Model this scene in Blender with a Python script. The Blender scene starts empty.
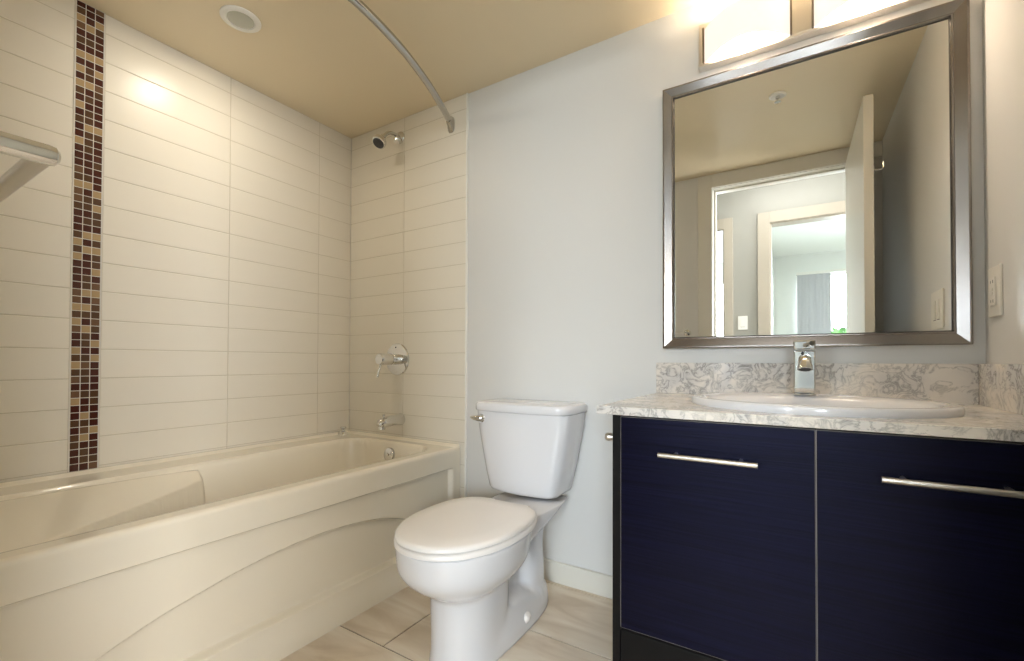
import bpy, bmesh, math, random
from mathutils import Vector, Matrix
random.seed(7)
S = bpy.context.scene
COL = S.collection
PI = math.pi

# ---------------------------------------------------------------- camera
cam_d = bpy.data.cameras.new('camera'); cam = bpy.data.objects.new('camera', cam_d); COL.objects.link(cam)
cam_d.sensor_fit = 'HORIZONTAL'; cam_d.sensor_width = 36.0
cam_d.lens = 450.67 / 1024 * 36.0
cam_d.shift_y = (355.75 - 330.5) / 1024
cam_d.clip_start = 0.02
yaw, pit, rol = 0.5589, 0.0134, 0.0033
fw = Vector((-math.sin(yaw) * math.cos(pit), math.cos(yaw) * math.cos(pit), math.sin(pit)))
rt = Vector((math.cos(yaw), math.sin(yaw), 0)); up = rt.cross(fw)
r2 = math.cos(rol) * rt + math.sin(rol) * up; u2 = -math.sin(rol) * rt + math.cos(rol) * up
M = Matrix.Identity(4)
for i in range(3):
    M[i][0] = r2[i]; M[i][1] = u2[i]; M[i][2] = -fw[i]
M[0][3], M[1][3], M[2][3] = 2.099, -1.65, 0.8903
cam.matrix_world = M
S.camera = cam

# ---------------------------------------------------------------- world, lights, exposure
w = bpy.data.worlds.new('sky'); S.world = w; w.use_nodes = True
bg = w.node_tree.nodes['Background']; bg.inputs[0].default_value = (0.80, 0.90, 1.0, 1); bg.inputs[1].default_value = 2.2
S.view_settings.view_transform = 'Standard'; S.view_settings.look = 'None'
S.view_settings.exposure = 2.0; S.view_settings.gamma = 1.0
S.view_settings.use_curve_mapping = False

def area(name, loc, target, sx, sy, power, color, spread=180):
    d = bpy.data.lights.new(name, 'AREA'); d.shape = 'RECTANGLE'; d.size = sx; d.size_y = sy
    d.energy = power; d.color = color; d.spread = math.radians(spread)
    o = bpy.data.objects.new(name, d); COL.objects.link(o); o.location = loc
    o.rotation_euler = (Vector(target) - Vector(loc)).to_track_quat('-Z', 'Y').to_euler()
    return o
area('bedroom_daylight', (3.55, -5.56, 1.75), (2.30, -2.4, 1.1), 2.2, 0.75, 16.5, (0.80, 0.90, 1.0), 80)
area('left_room_daylight', (0.9, -5.55, 1.4), (0.9, -3.0, 1.2), 1.0, 1.2, 25, (0.80, 0.90, 1.0))
area('hall_fill_lamp', (2.05, -2.12, 2.385), (2.05, -2.12, 0), 0.55, 0.55, 0.6, (1.0, 0.93, 0.82))  # emitter of the added hall fill lamp, never in view
area('hall_side_fill', (3.62, -2.16, 1.42), (1.0, -1.3, 1.25), 0.80, 1.7, 12.0, (0.96, 0.97, 1.0), 110)  # side fill added out of view to light tub and tiles

# ---------------------------------------------------------------- materials
def mat(name, col, rough=0.5, metal=0.0, **k):
    m = bpy.data.materials.new(name); m.use_nodes = True
    b = m.node_tree.nodes['Principled BSDF']
    b.inputs['Base Color'].default_value = (*col, 1); b.inputs['Roughness'].default_value = rough
    b.inputs['Metallic'].default_value = metal
    for kk, v in k.items():
        b.inputs[kk.replace('_', ' ')].default_value = v
    return m
def nodes(m):
    nt = m.node_tree; return nt, nt.nodes['Principled BSDF']
def noise_bump(m, scale, strength, dist=0.002, detail=4):
    nt, b = nodes(m); tc = nt.nodes.new('ShaderNodeTexCoord'); n = nt.nodes.new('ShaderNodeTexNoise')
    n.inputs['Scale'].default_value = scale; n.inputs['Detail'].default_value = detail
    nt.links.new(tc.outputs['Object'], n.inputs['Vector'])
    bp = nt.nodes.new('ShaderNodeBump'); bp.inputs['Strength'].default_value = strength; bp.inputs['Distance'].default_value = dist
    nt.links.new(n.outputs['Fac'], bp.inputs['Height']); nt.links.new(bp.outputs['Normal'], b.inputs['Normal'])
    return m
def ramp(nt, fac, stops):
    r = nt.nodes.new('ShaderNodeValToRGB'); e = r.color_ramp.elements
    e[0].position, e[0].color = stops[0][0], (*stops[0][1], 1); e[1].position, e[1].color = stops[-1][0], (*stops[-1][1], 1)
    for p, c in stops[1:-1]:
        x = e.new(p); x.color = (*c, 1)
    nt.links.new(fac, r.inputs['Fac']); return r

WALL = noise_bump(mat('wall_paint', (0.69, 0.68, 0.65), 0.42), 140, 0.10)
CEIL = noise_bump(mat('ceiling_paint', (0.82, 0.70, 0.50), 0.5), 120, 0.10)
TRIM = mat('trim_paint', (0.70, 0.675, 0.60), 0.35)
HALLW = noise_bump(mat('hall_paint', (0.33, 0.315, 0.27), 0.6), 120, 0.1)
WHITEW = mat('bedroom_paint', (0.86, 0.87, 0.83), 0.7)
TILE = noise_bump(mat('wall_tile_glaze', (0.80, 0.745, 0.635), 0.32), 9, 0.06, 0.004, 2)
GROUT = mat('wall_grout', (0.60, 0.54, 0.42), 0.85)
EDGE = mat('tile_edge_trim', (0.88, 0.86, 0.80), 0.4)
MGROUT = mat('mosaic_grout', (0.72, 0.68, 0.60), 0.8)
MOS = [mat('mosaic_wine', (0.070, 0.020, 0.013), 0.12), mat('mosaic_brown', (0.10, 0.05, 0.025), 0.12),
       mat('mosaic_umber', (0.16, 0.085, 0.045), 0.15), mat('mosaic_tan', (0.42, 0.29, 0.15), 0.18)]
ACRYL = mat('tub_acrylic', (0.84, 0.77, 0.63), 0.14, Coat_Weight=0.3, Coat_Roughness=0.1)
PORC = mat('porcelain', (0.72, 0.71, 0.715), 0.12, Coat_Weight=0.4, Coat_Roughness=0.05)
SEATM = mat('seat_plastic', (0.84, 0.80, 0.755), 0.25)
CHROME = mat('chrome', (0.72, 0.72, 0.71), 0.06, 1.0)
RODM = mat('rod_steel', (0.50, 0.485, 0.455), 0.16, 1.0)
DCHROME = mat('dark_rubber_nozzles', (0.03, 0.03, 0.03), 0.5)
SATIN = mat('satin_nickel', (0.70, 0.67, 0.62), 0.30, 1.0)
MIRROR = mat('mirror_silver', (0.86, 0.87, 0.85), 0.0, 1.0)
FRAMEM = mat('brushed_frame', (0.47, 0.44, 0.41), 0.26, 1.0)
DARKLINE = mat('dark_edge', (0.05, 0.045, 0.04), 0.5)
PLASTIC = mat('switch_plastic', (0.78, 0.75, 0.68), 0.35)
DARK = mat('dark_slot', (0.02, 0.02, 0.02), 0.6)
BLIND = mat('blind_fabric', (0.55, 0.55, 0.57), 0.9)
LEAF = mat('foliage', (0.10, 0.26, 0.06), 0.7)
BARK = mat('bark', (0.12, 0.08, 0.05), 0.9)
GRASS = mat('lawn', (0.24, 0.27, 0.19), 0.9)
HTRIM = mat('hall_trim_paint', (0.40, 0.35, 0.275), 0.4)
CARPET = mat('hall_carpet', (0.45, 0.40, 0.33), 0.95)
def emit(name, col, s):
    m = mat(name, col, 0.4); nt, b = nodes(m)
    b.inputs['Emission Color'].default_value = (*col, 1); b.inputs['Emission Strength'].default_value = s
    return m
OPAL = emit('opal_glass_lit', (1.0, 0.84, 0.70), 0.27)
OPAL.node_tree.nodes['Principled BSDF'].inputs['Base Color'].default_value = (0.30, 0.26, 0.22, 1)
BULB = emit('bulb_lit', (1.0, 0.86, 0.70), 3.0)
FROST = emit('lamp_lens_lit', (0.40, 0.39, 0.31), 0.04)
FILLGLASS = emit('fill_lamp_glass', (0.93, 0.95, 1.0), 2.0)  # glow of the added hall fill lamp
GLASSM = bpy.data.materials.new('window_glass'); GLASSM.use_nodes = True
nt = GLASSM.node_tree; nt.nodes.clear()
_o = nt.nodes.new('ShaderNodeOutputMaterial'); _m = nt.nodes.new('ShaderNodeMixShader'); _t = nt.nodes.new('ShaderNodeBsdfTransparent'); _g = nt.nodes.new('ShaderNodeBsdfGlossy')
_g.inputs['Roughness'].default_value = 0.02; _m.inputs['Fac'].default_value = 0.06
nt.links.new(_t.outputs[0], _m.inputs[1]); nt.links.new(_g.outputs[0], _m.inputs[2]); nt.links.new(_m.outputs[0], _o.inputs['Surface'])

# brushed look on the frame: long fine streaks
nt, b = nodes(FRAMEM); tc = nt.nodes.new('ShaderNodeTexCoord'); n = nt.nodes.new('ShaderNodeTexNoise')
n.inputs['Scale'].default_value = 2.2; n.inputs['Detail'].default_value = 1
nt.links.new(tc.outputs['Object'], n.inputs['Vector'])
rr = ramp(nt, n.outputs['Fac'], [(0.35, (0.22, 0.185, 0.155)), (0.65, (0.36, 0.345, 0.335))])
nt.links.new(rr.outputs['Color'], b.inputs['Base Color'])

# floor tile: long cloudy bands in a warm beige
FTILE = mat('floor_tile', (0.5, 0.4, 0.3), 0.30)
nt, b = nodes(FTILE); tc = nt.nodes.new('ShaderNodeTexCoord'); mp = nt.nodes.new('ShaderNodeMapping')
mp.inputs['Scale'].default_value = (2.2, 9.0, 1); mp.inputs['Rotation'].default_value = (0, 0, 1.35)
n = nt.nodes.new('ShaderNodeTexNoise'); n.inputs['Scale'].default_value = 1.3; n.inputs['Detail'].default_value = 6; n.inputs['Distortion'].default_value = 0.9
nt.links.new(tc.outputs['Object'], mp.inputs['Vector']); nt.links.new(mp.outputs['Vector'], n.inputs['Vector'])
rr = ramp(nt, n.outputs['Fac'], [(0.30, (0.60, 0.48, 0.345)), (0.5, (0.73, 0.62, 0.48)), (0.70, (0.82, 0.73, 0.60))])
nt.links.new(rr.outputs['Color'], b.inputs['Base Color'])
FGROUT = mat('floor_grout', (0.10, 0.075, 0.055), 0.9)

# marble laminate: cream with wandering grey scribbled veins
def marble(name, base, base2, vein, rough, vs):
    m = mat(name, base, rough); nt, b = nodes(m)
    tc = nt.nodes.new('ShaderNodeTexCoord')
    n1 = nt.nodes.new('ShaderNodeTexNoise'); n1.inputs['Scale'].default_value = 5; n1.inputs['Detail'].default_value = 5; n1.inputs['Distortion'].default_value = 1.4
    n2 = nt.nodes.new('ShaderNodeTexNoise'); n2.inputs['Scale'].default_value = vs; n2.inputs['Detail'].default_value = 7
    n2.inputs['Roughness'].default_value = 0.62; n2.inputs['Distortion'].default_value = 1.7
    for q in (n1, n2): nt.links.new(tc.outputs['Object'], q.inputs['Vector'])
    a = ramp(nt, n1.outputs['Fac'], [(0.40, base), (0.60, base2)])
    # veins = narrow band of n2 around its middle
    s = nt.nodes.new('ShaderNodeMath'); s.operation = 'SUBTRACT'; s.inputs[1].default_value = 0.5; nt.links.new(n2.outputs['Fac'], s.inputs[0])
    ab = nt.nodes.new('ShaderNodeMath'); ab.operation = 'ABSOLUTE'; nt.links.new(s.outputs[0], ab.inputs[0])
    v = ramp(nt, ab.outputs[0], [(0.0, (1, 1, 1)), (0.014, (0.6, 0.6, 0.6)), (0.06, (0, 0, 0))])
    amt = ramp(nt, n1.outputs['Fac'], [(0.35, (0.25,) * 3), (0.62, (0.95,) * 3)])
    mu = nt.nodes.new('ShaderNodeMath'); mu.operation = 'MULTIPLY'; nt.links.new(v.outputs['Color'], mu.inputs[0]); nt.links.new(amt.outputs['Color'], mu.inputs[1])
    mx = nt.nodes.new('ShaderNodeMix'); mx.data_type = 'RGBA'
    nt.links.new(mu.outputs[0], mx.inputs['Factor']); nt.links.new(a.outputs['Color'], mx.inputs['A']); mx.inputs['B'].default_value = (*vein, 1)
    nt.links.new(mx.outputs['Result'], b.inputs['Base Color'])
    return m
MARBLE = marble('counter_marble', (0.78, 0.72, 0.64), (0.60, 0.575, 0.55), (0.17, 0.16, 0.15), 0.16, 19)

# espresso wood: near-black with fine horizontal grain, blue sheen of the doorway light painted in
WOOD = mat('espresso_wood', (0.012, 0.012, 0.03), 0.33, Specular_IOR_Level=0.22, Specular_Tint=(0.6, 0.62, 1.0, 1))
nt, b = nodes(WOOD); tc = nt.nodes.new('ShaderNodeTexCoord'); mp = nt.nodes.new('ShaderNodeMapping'); mp.inputs['Scale'].default_value = (4, 4, 190)
n = nt.nodes.new('ShaderNodeTexNoise'); n.inputs['Scale'].default_value = 1.4; n.inputs['Detail'].default_value = 5
nt.links.new(tc.outputs['Object'], mp.inputs['Vector']); nt.links.new(mp.outputs['Vector'], n.inputs['Vector'])
rr = ramp(nt, n.outputs['Fac'], [(0.30, (0.0010, 0.0010, 0.003)), (0.70, (0.0040, 0.0040, 0.0165))])
nt.links.new(rr.outputs['Color'], b.inputs['Base Color'])
bp = nt.nodes.new('ShaderNodeBump'); bp.inputs['Strength'].default_value = 0.25; bp.inputs['Distance'].default_value = 0.0015
nt.links.new(n.outputs['Fac'], bp.inputs['Height']); nt.links.new(bp.outputs['Normal'], b.inputs['Normal'])
BLACKW = mat('black_side_panel', (0.003, 0.0026, 0.0026), 0.55, Specular_IOR_Level=0.2)
ALU = mat('door_edge_strip', (0.22, 0.20, 0.19), 0.4)

# ---------------------------------------------------------------- mesh helpers (world coordinates)
OFF = {}
def link(name, bm, m, parent=None, smooth=False, angle=35, bev=0):
    off = OFF.get(parent.name, Vector((0, 0, 0))) if parent else Vector((0, 0, 0))
    bmesh.ops.recalc_face_normals(bm, faces=bm.faces)
    if off.length: bmesh.ops.translate(bm, verts=bm.verts, vec=-off)
    me = bpy.data.meshes.new(name); bm.to_mesh(me); bm.free()
    for x in (m if isinstance(m, (list, tuple)) else [m]): me.materials.append(x)
    o = bpy.data.objects.new(name, me); COL.objects.link(o)
    if parent: o.parent = parent; OFF[o.name] = off
    if smooth:
        me.shade_smooth()
        if angle < 180:
            try: me.set_sharp_from_angle(angle=math.radians(angle))
            except Exception: pass
    if bev:
        md = o.modifiers.new('bevel', 'BEVEL'); md.width = bev; md.segments = 2; md.limit_method = 'ANGLE'; md.angle_limit = math.radians(40)
    return o
def thing(name, label, cat, loc, group=None):
    o = bpy.data.objects.new(name, None); COL.objects.link(o); o.location = loc; o.empty_display_size = 0.05
    OFF[o.name] = Vector(loc); o['label'] = label; o['category'] = cat
    if group: o['group'] = group
    return o
def tag(o, label, cat, group=None):
    o['label'] = label; o['category'] = cat
    if group: o['group'] = group
    return o
def recenter(o):
    vs = o.data.vertices
    c = Vector(((min(v.co.x for v in vs) + max(v.co.x for v in vs)) / 2, (min(v.co.y for v in vs) + max(v.co.y for v in vs)) / 2, min(v.co.z for v in vs)))
    o.data.transform(Matrix.Translation(-c)); o.location = c; return o
def struct(name, bm, m, **k):
    o = link(name, bm, m, **k)
    if o.parent is None: o['kind'] = 'structure'
    return o
def box(bm, x0, x1, y0, y1, z0, z1, mi=0):
    vs = [bm.verts.new((x, y, z)) for x in (x0, x1) for y in (y0, y1) for z in (z0, z1)]
    for f in ((0, 1, 3, 2), (4, 6, 7, 5), (0, 4, 5, 1), (2, 3, 7, 6), (0, 2, 6, 4), (1, 5, 7, 3)):
        fc = bm.faces.new([vs[i] for i in f]); fc.material_index = mi
    return vs
def pillow(bm, x0, x1, y0, y1, z0, z1, ax, sgn, b, mi=0):
    """box whose face along +-ax is inset by b (a glazed tile with eased edges)"""
    lo = [x0, y0, z0]; hi = [x1, y1, z1]; o = [i for i in range(3) if i != ax]
    back = lo[ax] if sgn > 0 else hi[ax]; front = hi[ax] if sgn > 0 else lo[ax]; mid = front - sgn * b
    def loop(d, ins):
        L = []
        for (p, q) in ((0, 0), (1, 0), (1, 1), (0, 1)):
            c = [0, 0, 0]; c[ax] = d
            c[o[0]] = (lo[o[0]] + ins) if p == 0 else (hi[o[0]] - ins)
            c[o[1]] = (lo[o[1]] + ins) if q == 0 else (hi[o[1]] - ins)
            L.append(bm.verts.new(c))
        return L
    A, B, C = loop(back, 0), loop(mid, 0), loop(front, b)
    for P, Q in ((A, B), (B, C)):
        for i in range(4):
            f = bm.faces.new((P[i], P[(i + 1) % 4], Q[(i + 1) % 4], Q[i])); f.material_index = mi
    f = bm.faces.new(C); f.material_index = mi
    f = bm.faces.new(A[::-1]); f.material_index = mi
def frame_at(p, d):
    d = Vector(d).normalized(); a = Vector((0, 0, 1)) if abs(d.z) < 0.95 else Vector((1, 0, 0))
    u = d.cross(a).normalized(); v = d.cross(u).normalized(); return Vector(p), u, v, d
def lathe(bm, p, d, prof, n=32, mi=0):
    """revolve (radius, distance) pairs about an axis through p along d"""
    P, u, v, d = frame_at(p, d); rings = []
    for r, h in prof:
        if r < 1e-6: rings.append([bm.verts.new(P + d * h)])
        else: rings.append([bm.verts.new(P + d * h + (u * math.cos(a) + v * math.sin(a)) * r) for a in [2 * PI * i / n for i in range(n)]])
    for A, B in zip(rings, rings[1:]):
        for i in range(n):
            j = (i + 1) % n
            if len(A) == 1 and len(B) == 1: continue
            if len(A) == 1: f = bm.faces.new((A[0], B[j], B[i]))
            elif len(B) == 1: f = bm.faces.new((A[i], A[j], B[0]))
            else: f = bm.faces.new((A[i], A[j], B[j], B[i]))
            f.material_index = mi
    for R, flip in ((rings[0], 1), (rings[-1], 0)):
        if len(R) > 1:
            f = bm.faces.new(R[::-1] if flip else R); f.material_index = mi
def tube(bm, pts, r, n=16, mi=0, rs=None):
    pts = [Vector(p) for p in pts]; rings = []; prev = None
    for i, p in enumerate(pts):
        d = (pts[min(i + 1, len(pts) - 1)] - pts[max(i - 1, 0)]).normalized()
        if prev is None: _, u, v, _ = frame_at(p, d)
        else:
            u = prev - d * prev.dot(d); u.normalize(); v = d.cross(u).normalized()
        prev = u; rad = rs[i] if rs else r
        rings.append([bm.verts.new(p + (u * math.cos(a) + v * math.sin(a)) * rad) for a in [2 * PI * k / n for k in range(n)]])
    for A, B in zip(rings, rings[1:]):
        for i in range(n):
            f = bm.faces.new((A[i], A[(i + 1) % n], B[(i + 1) % n], B[i])); f.material_index = mi
    bm.faces.new(rings[0][::-1]).material_index = mi; bm.faces.new(rings[-1]).material_index = mi
def loft(bm, rings, cap0=True, cap1=True, mi=0):
    R = [[bm.verts.new(p) for p in r] for r in rings]; n = len(R[0])
    for A, B in zip(R, R[1:]):
        for i in range(n):
            bm.faces.new((A[i], A[(i + 1) % n], B[(i + 1) % n], B[i])).material_index = mi
    if cap0: bm.faces.new(R[0][::-1]).material_index = mi
    if cap1: bm.faces.new(R[-1]).material_index = mi
def bez(p0, p1, p2, p3, n=12):
    p0, p1, p2, p3 = map(Vector, (p0, p1, p2, p3))
    return [(1 - t) ** 3 * p0 + 3 * (1 - t) ** 2 * t * p1 + 3 * (1 - t) * t * t * p2 + t ** 3 * p3 for t in [i / n for i in range(n + 1)]]
def ss(a, b, x):
    t = min(1, max(0, (x - a) / (b - a))); return t * t * (3 - 2 * t)
NB = bmesh.new

# ---------------------------------------------------------------- room shell
H = 2.14; XR = 2.525; YF = -1.600; YB = -1.70
bm = NB(); box(bm, -0.12, XR + 0.12, 0.008, 0.12, -0.05, H + 0.05); wall_back = struct('wall_back', bm, WALL)
bm = NB(); box(bm, -0.12, -0.006, YB, 0.008, -0.05, H + 0.05); wall_left = struct('wall_left', bm, WALL)
bm = NB(); box(bm, XR, XR + 0.12, -1.69, 0.008, -0.05, H + 0.05); struct('wall_right', bm, WALL)
DX0, DX1, DZ = 1.647, 2.415, 2.045
bm = NB(); box(bm, -0.006, DX0 - 0.02, YB, YF, 0, H); box(bm, DX1 + 0.02, XR, YB, YF, 0, H); box(bm, DX0 - 0.02, DX1 + 0.02, YB, YF, DZ + 0.02, H)
struct('wall_front', bm, WALL)
bm = NB(); box(bm, -0.12, XR + 0.12, YB, 0.12, H, H + 0.06); struct('ceiling', bm, CEIL)
bm = NB(); box(bm, -0.12, XR + 0.12, -1.69, 0.12, -0.08, -0.003); floor = struct('floor', bm, FGROUT)
# floor tiles 64 x 32 cm, half-bond
bm = NB(); g = 0.0022
for r in range(6):
    y1 = -0.017 - 0.32 * r
    y0 = y1 - 0.32
    ph = 1.15 if r == 0 else (1.325 if r % 2 == 0 else 1.005)
    for k in range(-4, 4):
        x0 = ph + 0.64 * k; x1 = x0 + 0.64
        X0, X1, Y0, Y1 = max(x0 + g, 0.3), min(x1 - g, XR), max(y0 + g, YB), min(y1 - g, 0.008)
        if X1 - X0 < 0.01 or Y1 - Y0 < 0.01: continue
        pillow(bm, X0, X1, Y0, Y1, -0.003, 0.0, 2, 1, 0.0008)
pillow(bm, 0.3, XR, -0.0148, 0.008, -0.003, 0.0, 2, 1, 0.0008)
link('floor_tiles', bm, FTILE, floor)

# wall tiles
ROW0, RH = 0.5165, 0.1035
def tiles(bm, ax, sgn, face, u_spans, z0, z1, gap=0.0012, th=0.005):
    k = 0
    rows = [(max(ROW0 + RH * i, z0), min(ROW0 + RH * (i + 1), z1)) for i in range(-5, 17)]
    for (a, c) in rows:
        if c - a < 0.008: continue
        for (u0, u1) in u_spans:
            if ax == 0: pillow(bm, face - th, face, u0 + gap, u1 - gap, a + gap, c - gap, 0, sgn, 0.0012)
            else: pillow(bm, u0 + gap, u1 - gap, face, face + th, a + gap, c - gap, 1, sgn, 0.0012)
bm = NB(); tiles(bm, 0, 1, 0.0, [(-0.198, 0.0012), (-0.6375, -0.198), (-1.0655, -0.6375), (-1.585, -1.146)], 0.505, H)
link('wall_tiles', bm, TILE, wall_left)
bm = NB(); box(bm, -0.006, -0.0012, -1.586, 0.0, 0.50, H); link('tile_grout', bm, GROUT, wall_left)
bm = NB(); tiles(bm, 1, -1, 0.0, [(-0.0012, 0.413), (0.413, 0.812)], 0.0, H)
link('wall_tiles', bm, TILE, wall_back)
bm = NB(); box(bm, 0.0, 0.812, 0.0012, 0.008, 0.0, H); link('tile_grout', bm, GROUT, wall_back)
bm = NB(); box(bm, 0.8125, 0.819, -0.0015, 0.008, 0, H); link('tile_edging', bm, EDGE, wall_back)
# mosaic strip
bm = NB(); box(bm, -0.006, 0.0004, -1.146, -1.0655, 0.506, H, 4)
box(bm, -0.0012, 0.0012, -1.0682, -1.0655, 0.506, H, 4); box(bm, -0.0012, 0.0012, -1.1462, -1.1435, 0.506, H, 4)
p = 0.0252; nrow = int((H - 0.508) / p) + 1
last = [0, 0, 0]
for i in range(nrow):
    z0 = 0.508 + i * p; z1 = min(z0 + p, H)
    if z1 - z0 < 0.006: continue
    for j in range(3):
        y0 = -1.1430 + j * 0.0249
        c = random.choices([0, 1, 2, 3], [34, 28, 10, 28])[0]
        if c == 3 and last[j] == 3: c = 0
        last[j] = c
        pillow(bm, -0.0012, 0.0016, y0 + 0.0012, y0 + 0.0237, z0 + 0.0012, z1 - 0.0012, 0, 1, 0.0009, c)
link('mosaic_strip', bm, MOS + [MGROUT], wall_left)

# baseboards
def baseboard(name, x0, x1, y0, y1):
    bm = NB(); box(bm, x0, x1, y0, y1, 0, 0.083); struct(name, bm, TRIM, bev=0.003)
baseboard('baseboard_back', 0.821, 1.719, -0.006, 0.0079)
baseboard('baseboard_front', 0.90, DX0 - 0.098, YF, YF + 0.013)

# bathroom doorway: jamb lining and casing
bm = NB()
box(bm, DX0 - 0.02, DX0, YB - 0.002, YF + 0.002, 0, DZ); box(bm, DX1, DX1 + 0.02, YB - 0.002, YF + 0.002, 0, DZ); box(bm, DX0 - 0.02, DX1 + 0.02, YB - 0.002, YF + 0.002, DZ, DZ + 0.02)
box(bm, DX0, DX0 + 0.012, YB + 0.01, YF - 0.042, 0, DZ - 0.012); box(bm, DX0, DX1, YB + 0.01, YF - 0.042, DZ - 0.012, DZ)
struct('trim_1', bm, TRIM, bev=0.0015)
bm = NB(); cw = 0.088
box(bm, DX0 - cw - 0.004, DX0 - 0.004, YF, YF + 0.016, 0, DZ + 0.004 + cw); box(bm, DX0 - 0.004, XR, YF, YF + 0.016, DZ + 0.004, DZ + 0.004 + cw)
struct('trim_2', bm, TRIM, bev=0.002)

# open door against the right wall
LX0, LX1 = 2.357, 2.392
dr = bpy.data.objects.new('door_1', None); COL.objects.link(dr); dr.location = (LX1, YF, 0); dr['kind'] = 'structure'; OFF['door_1'] = Vector((LX1, YF, 0))
bm = NB(); box(bm, LX0, LX1, YF + 0.004, -0.80, 0.012, 2.042); link('door_panel', bm, TRIM, dr, bev=0.0015)
for z in (0.25, 1.02, 1.8):
    bm = NB(); tube(bm, [(LX1 + 0.007, YF + 0.008, z), (LX1 + 0.007, YF + 0.008, z + 0.09)], 0.006, 12); link('hinge', bm, SATIN, dr, smooth=True)

# ---------------------------------------------------------------- hall and the rooms beyond
HY = -2.615; HB = -2.73; HX0, HX1 = 0.55, 3.45; HH = 2.44
B0, B1 = 1.93, 2.74; L0, L1 = 0.80, 1.60
bm = NB()
box(bm, HX0, L0, HB, HY, 0, H + .3); box(bm, L1, B0, HB, HY, 0, H + .3); box(bm, B1, HX1, HB, HY, 0, H + .3)
box(bm, L0, L1, HB, HY, DZ, H + .3); box(bm, B0, B1, HB, HY, DZ, H + .3)
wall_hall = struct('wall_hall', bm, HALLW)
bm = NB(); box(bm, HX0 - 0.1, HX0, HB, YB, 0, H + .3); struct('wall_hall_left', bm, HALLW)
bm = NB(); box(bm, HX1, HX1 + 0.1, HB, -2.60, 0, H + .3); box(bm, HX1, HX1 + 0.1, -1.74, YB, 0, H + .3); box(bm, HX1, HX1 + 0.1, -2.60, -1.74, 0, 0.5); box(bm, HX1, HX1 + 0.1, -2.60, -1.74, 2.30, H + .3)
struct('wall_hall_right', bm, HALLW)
bm = NB(); box(bm, XR + 0.12, HX1 + 0.1, YB, YB + 0.1, 0, H + .3); struct('wall_hall_near', bm, HALLW)
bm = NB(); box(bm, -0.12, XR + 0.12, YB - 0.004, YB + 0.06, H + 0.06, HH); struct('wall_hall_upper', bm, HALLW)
bm = NB(); box(bm, HX0 - 0.1, HX1 + 0.1, HB, YB, HH, HH + 0.06); struct('ceiling_hall', bm, WHITEW)
bm = NB(); box(bm, -1.3, 5.3, -5.8, YB, -0.08, -0.001); struct('floor_hall', bm, CARPET)
for nm, a, c in (('trim_3', B0, B1), ('trim_4', L0, L1)):
    bm = NB(); w_ = 0.088
    box(bm, a - w_ + 0.006, a + 0.006, HY, HY + 0.016, 0, DZ + w_ - 0.006); box(bm, c - 0.006, c + w_ - 0.006 if nm == 'trim_3' else c + 0.062, HY, HY + 0.016, 0, DZ + w_ - 0.006)
    box(bm, a + 0.006, c - 0.006, HY, HY + 0.016, DZ - 0.006, DZ + w_ - 0.006)
    box(bm, a, a + 0.016, HB, HY, 0, DZ - 0.016); box(bm, c - 0.016, c, HB, HY, 0, DZ - 0.016); box(bm, a, c, HB, HY, DZ - 0.016, DZ)
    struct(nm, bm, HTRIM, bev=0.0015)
# bedroom
FY = -5.35
bm = NB(); box(bm, 1.80, 1.875, FY, HB, 0, 2.3); struct('wall_bedroom_left', bm, WHITEW)
bm = NB(); box(bm, 5.0, 5.1, FY, HB, 0, 2.3); struct('wall_bedroom_right', bm, WHITEW)
bm = NB(); box(bm, HX1, 5.1, HB, HB + 0.1, 0, 2.3); struct('wall_bedroom_near', bm, WHITEW)
W0, W1, WZ0, WZ1 = 2.13, 4.72, 0.40, 2.06
bm = NB(); box(bm, 1.80, W0, FY - 0.12, FY, 0, 2.3); box(bm, W1, 5.1, FY - 0.12, FY, 0, 2.3); box(bm, W0, W1, FY - 0.12, FY, 0, WZ0); box(bm, W0, W1, FY - 0.12, FY, WZ1, 2.3)
struct('wall_bedroom_far', bm, WHITEW)
bm = NB(); box(bm, 1.80, 5.1, FY - 0.12, HB, 2.3, 2.36); struct('ceiling_bedroom', bm, WHITEW)
def window(name, x0, x1, z0, z1, y, mid=True):
    wd = bpy.data.objects.new(name, None); COL.objects.link(wd); wd.location = ((x0 + x1) / 2, y, z0); wd['kind'] = 'structure'; OFF[name] = Vector(wd.location)
    bm = NB(); t = 0.045
    box(bm, x0, x0 + t, y - 0.03, y + 0.03, z0, z1); box(bm, x1 - t, x1, y - 0.03, y + 0.03, z0, z1)
    box(bm, x0 + t, x1 - t, y - 0.03, y + 0.03, z0, z0 + t); box(bm, x0 + t, x1 - t, y - 0.03, y + 0.03, z1 - t, z1)
    if mid: box(bm, (x0 + x1) / 2 - 0.02, (x0 + x1) / 2 + 0.02, y - 0.025, y + 0.025, z0 + t, z1 - t)
    link('window_frame', bm, EDGE, wd, bev=0.002)
    bm = NB(); box(bm, x0 + t, x1 - t, y - 0.004, y + 0.004, z0 + t, z1 - t); link('window_pane', bm, GLASSM, wd)
window('window_1', W0, W1, WZ0, WZ1, FY - 0.07, False)
wd = bpy.data.objects.new('added_side_window', None); COL.objects.link(wd); wd.location = (HX1 + 0.05, -2.17, 0.5); wd['kind'] = 'structure'; OFF['added_side_window'] = Vector(wd.location)  # invented window, unseen, added as an opening for the side fill
bm = NB(); t_ = 0.04; xa, xb = HX1 + 0.02, HX1 + 0.08
box(bm, xa, xb, -2.60, -2.60 + t_, 0.5, 2.30); box(bm, xa, xb, -1.74 - t_, -1.74, 0.5, 2.30); box(bm, xa, xb, -2.60 + t_, -1.74 - t_, 0.5, 0.5 + t_); box(bm, xa, xb, -2.60 + t_, -1.74 - t_, 2.30 - t_, 2.30)
link('window_frame', bm, EDGE, wd, bev=0.002)
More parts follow.
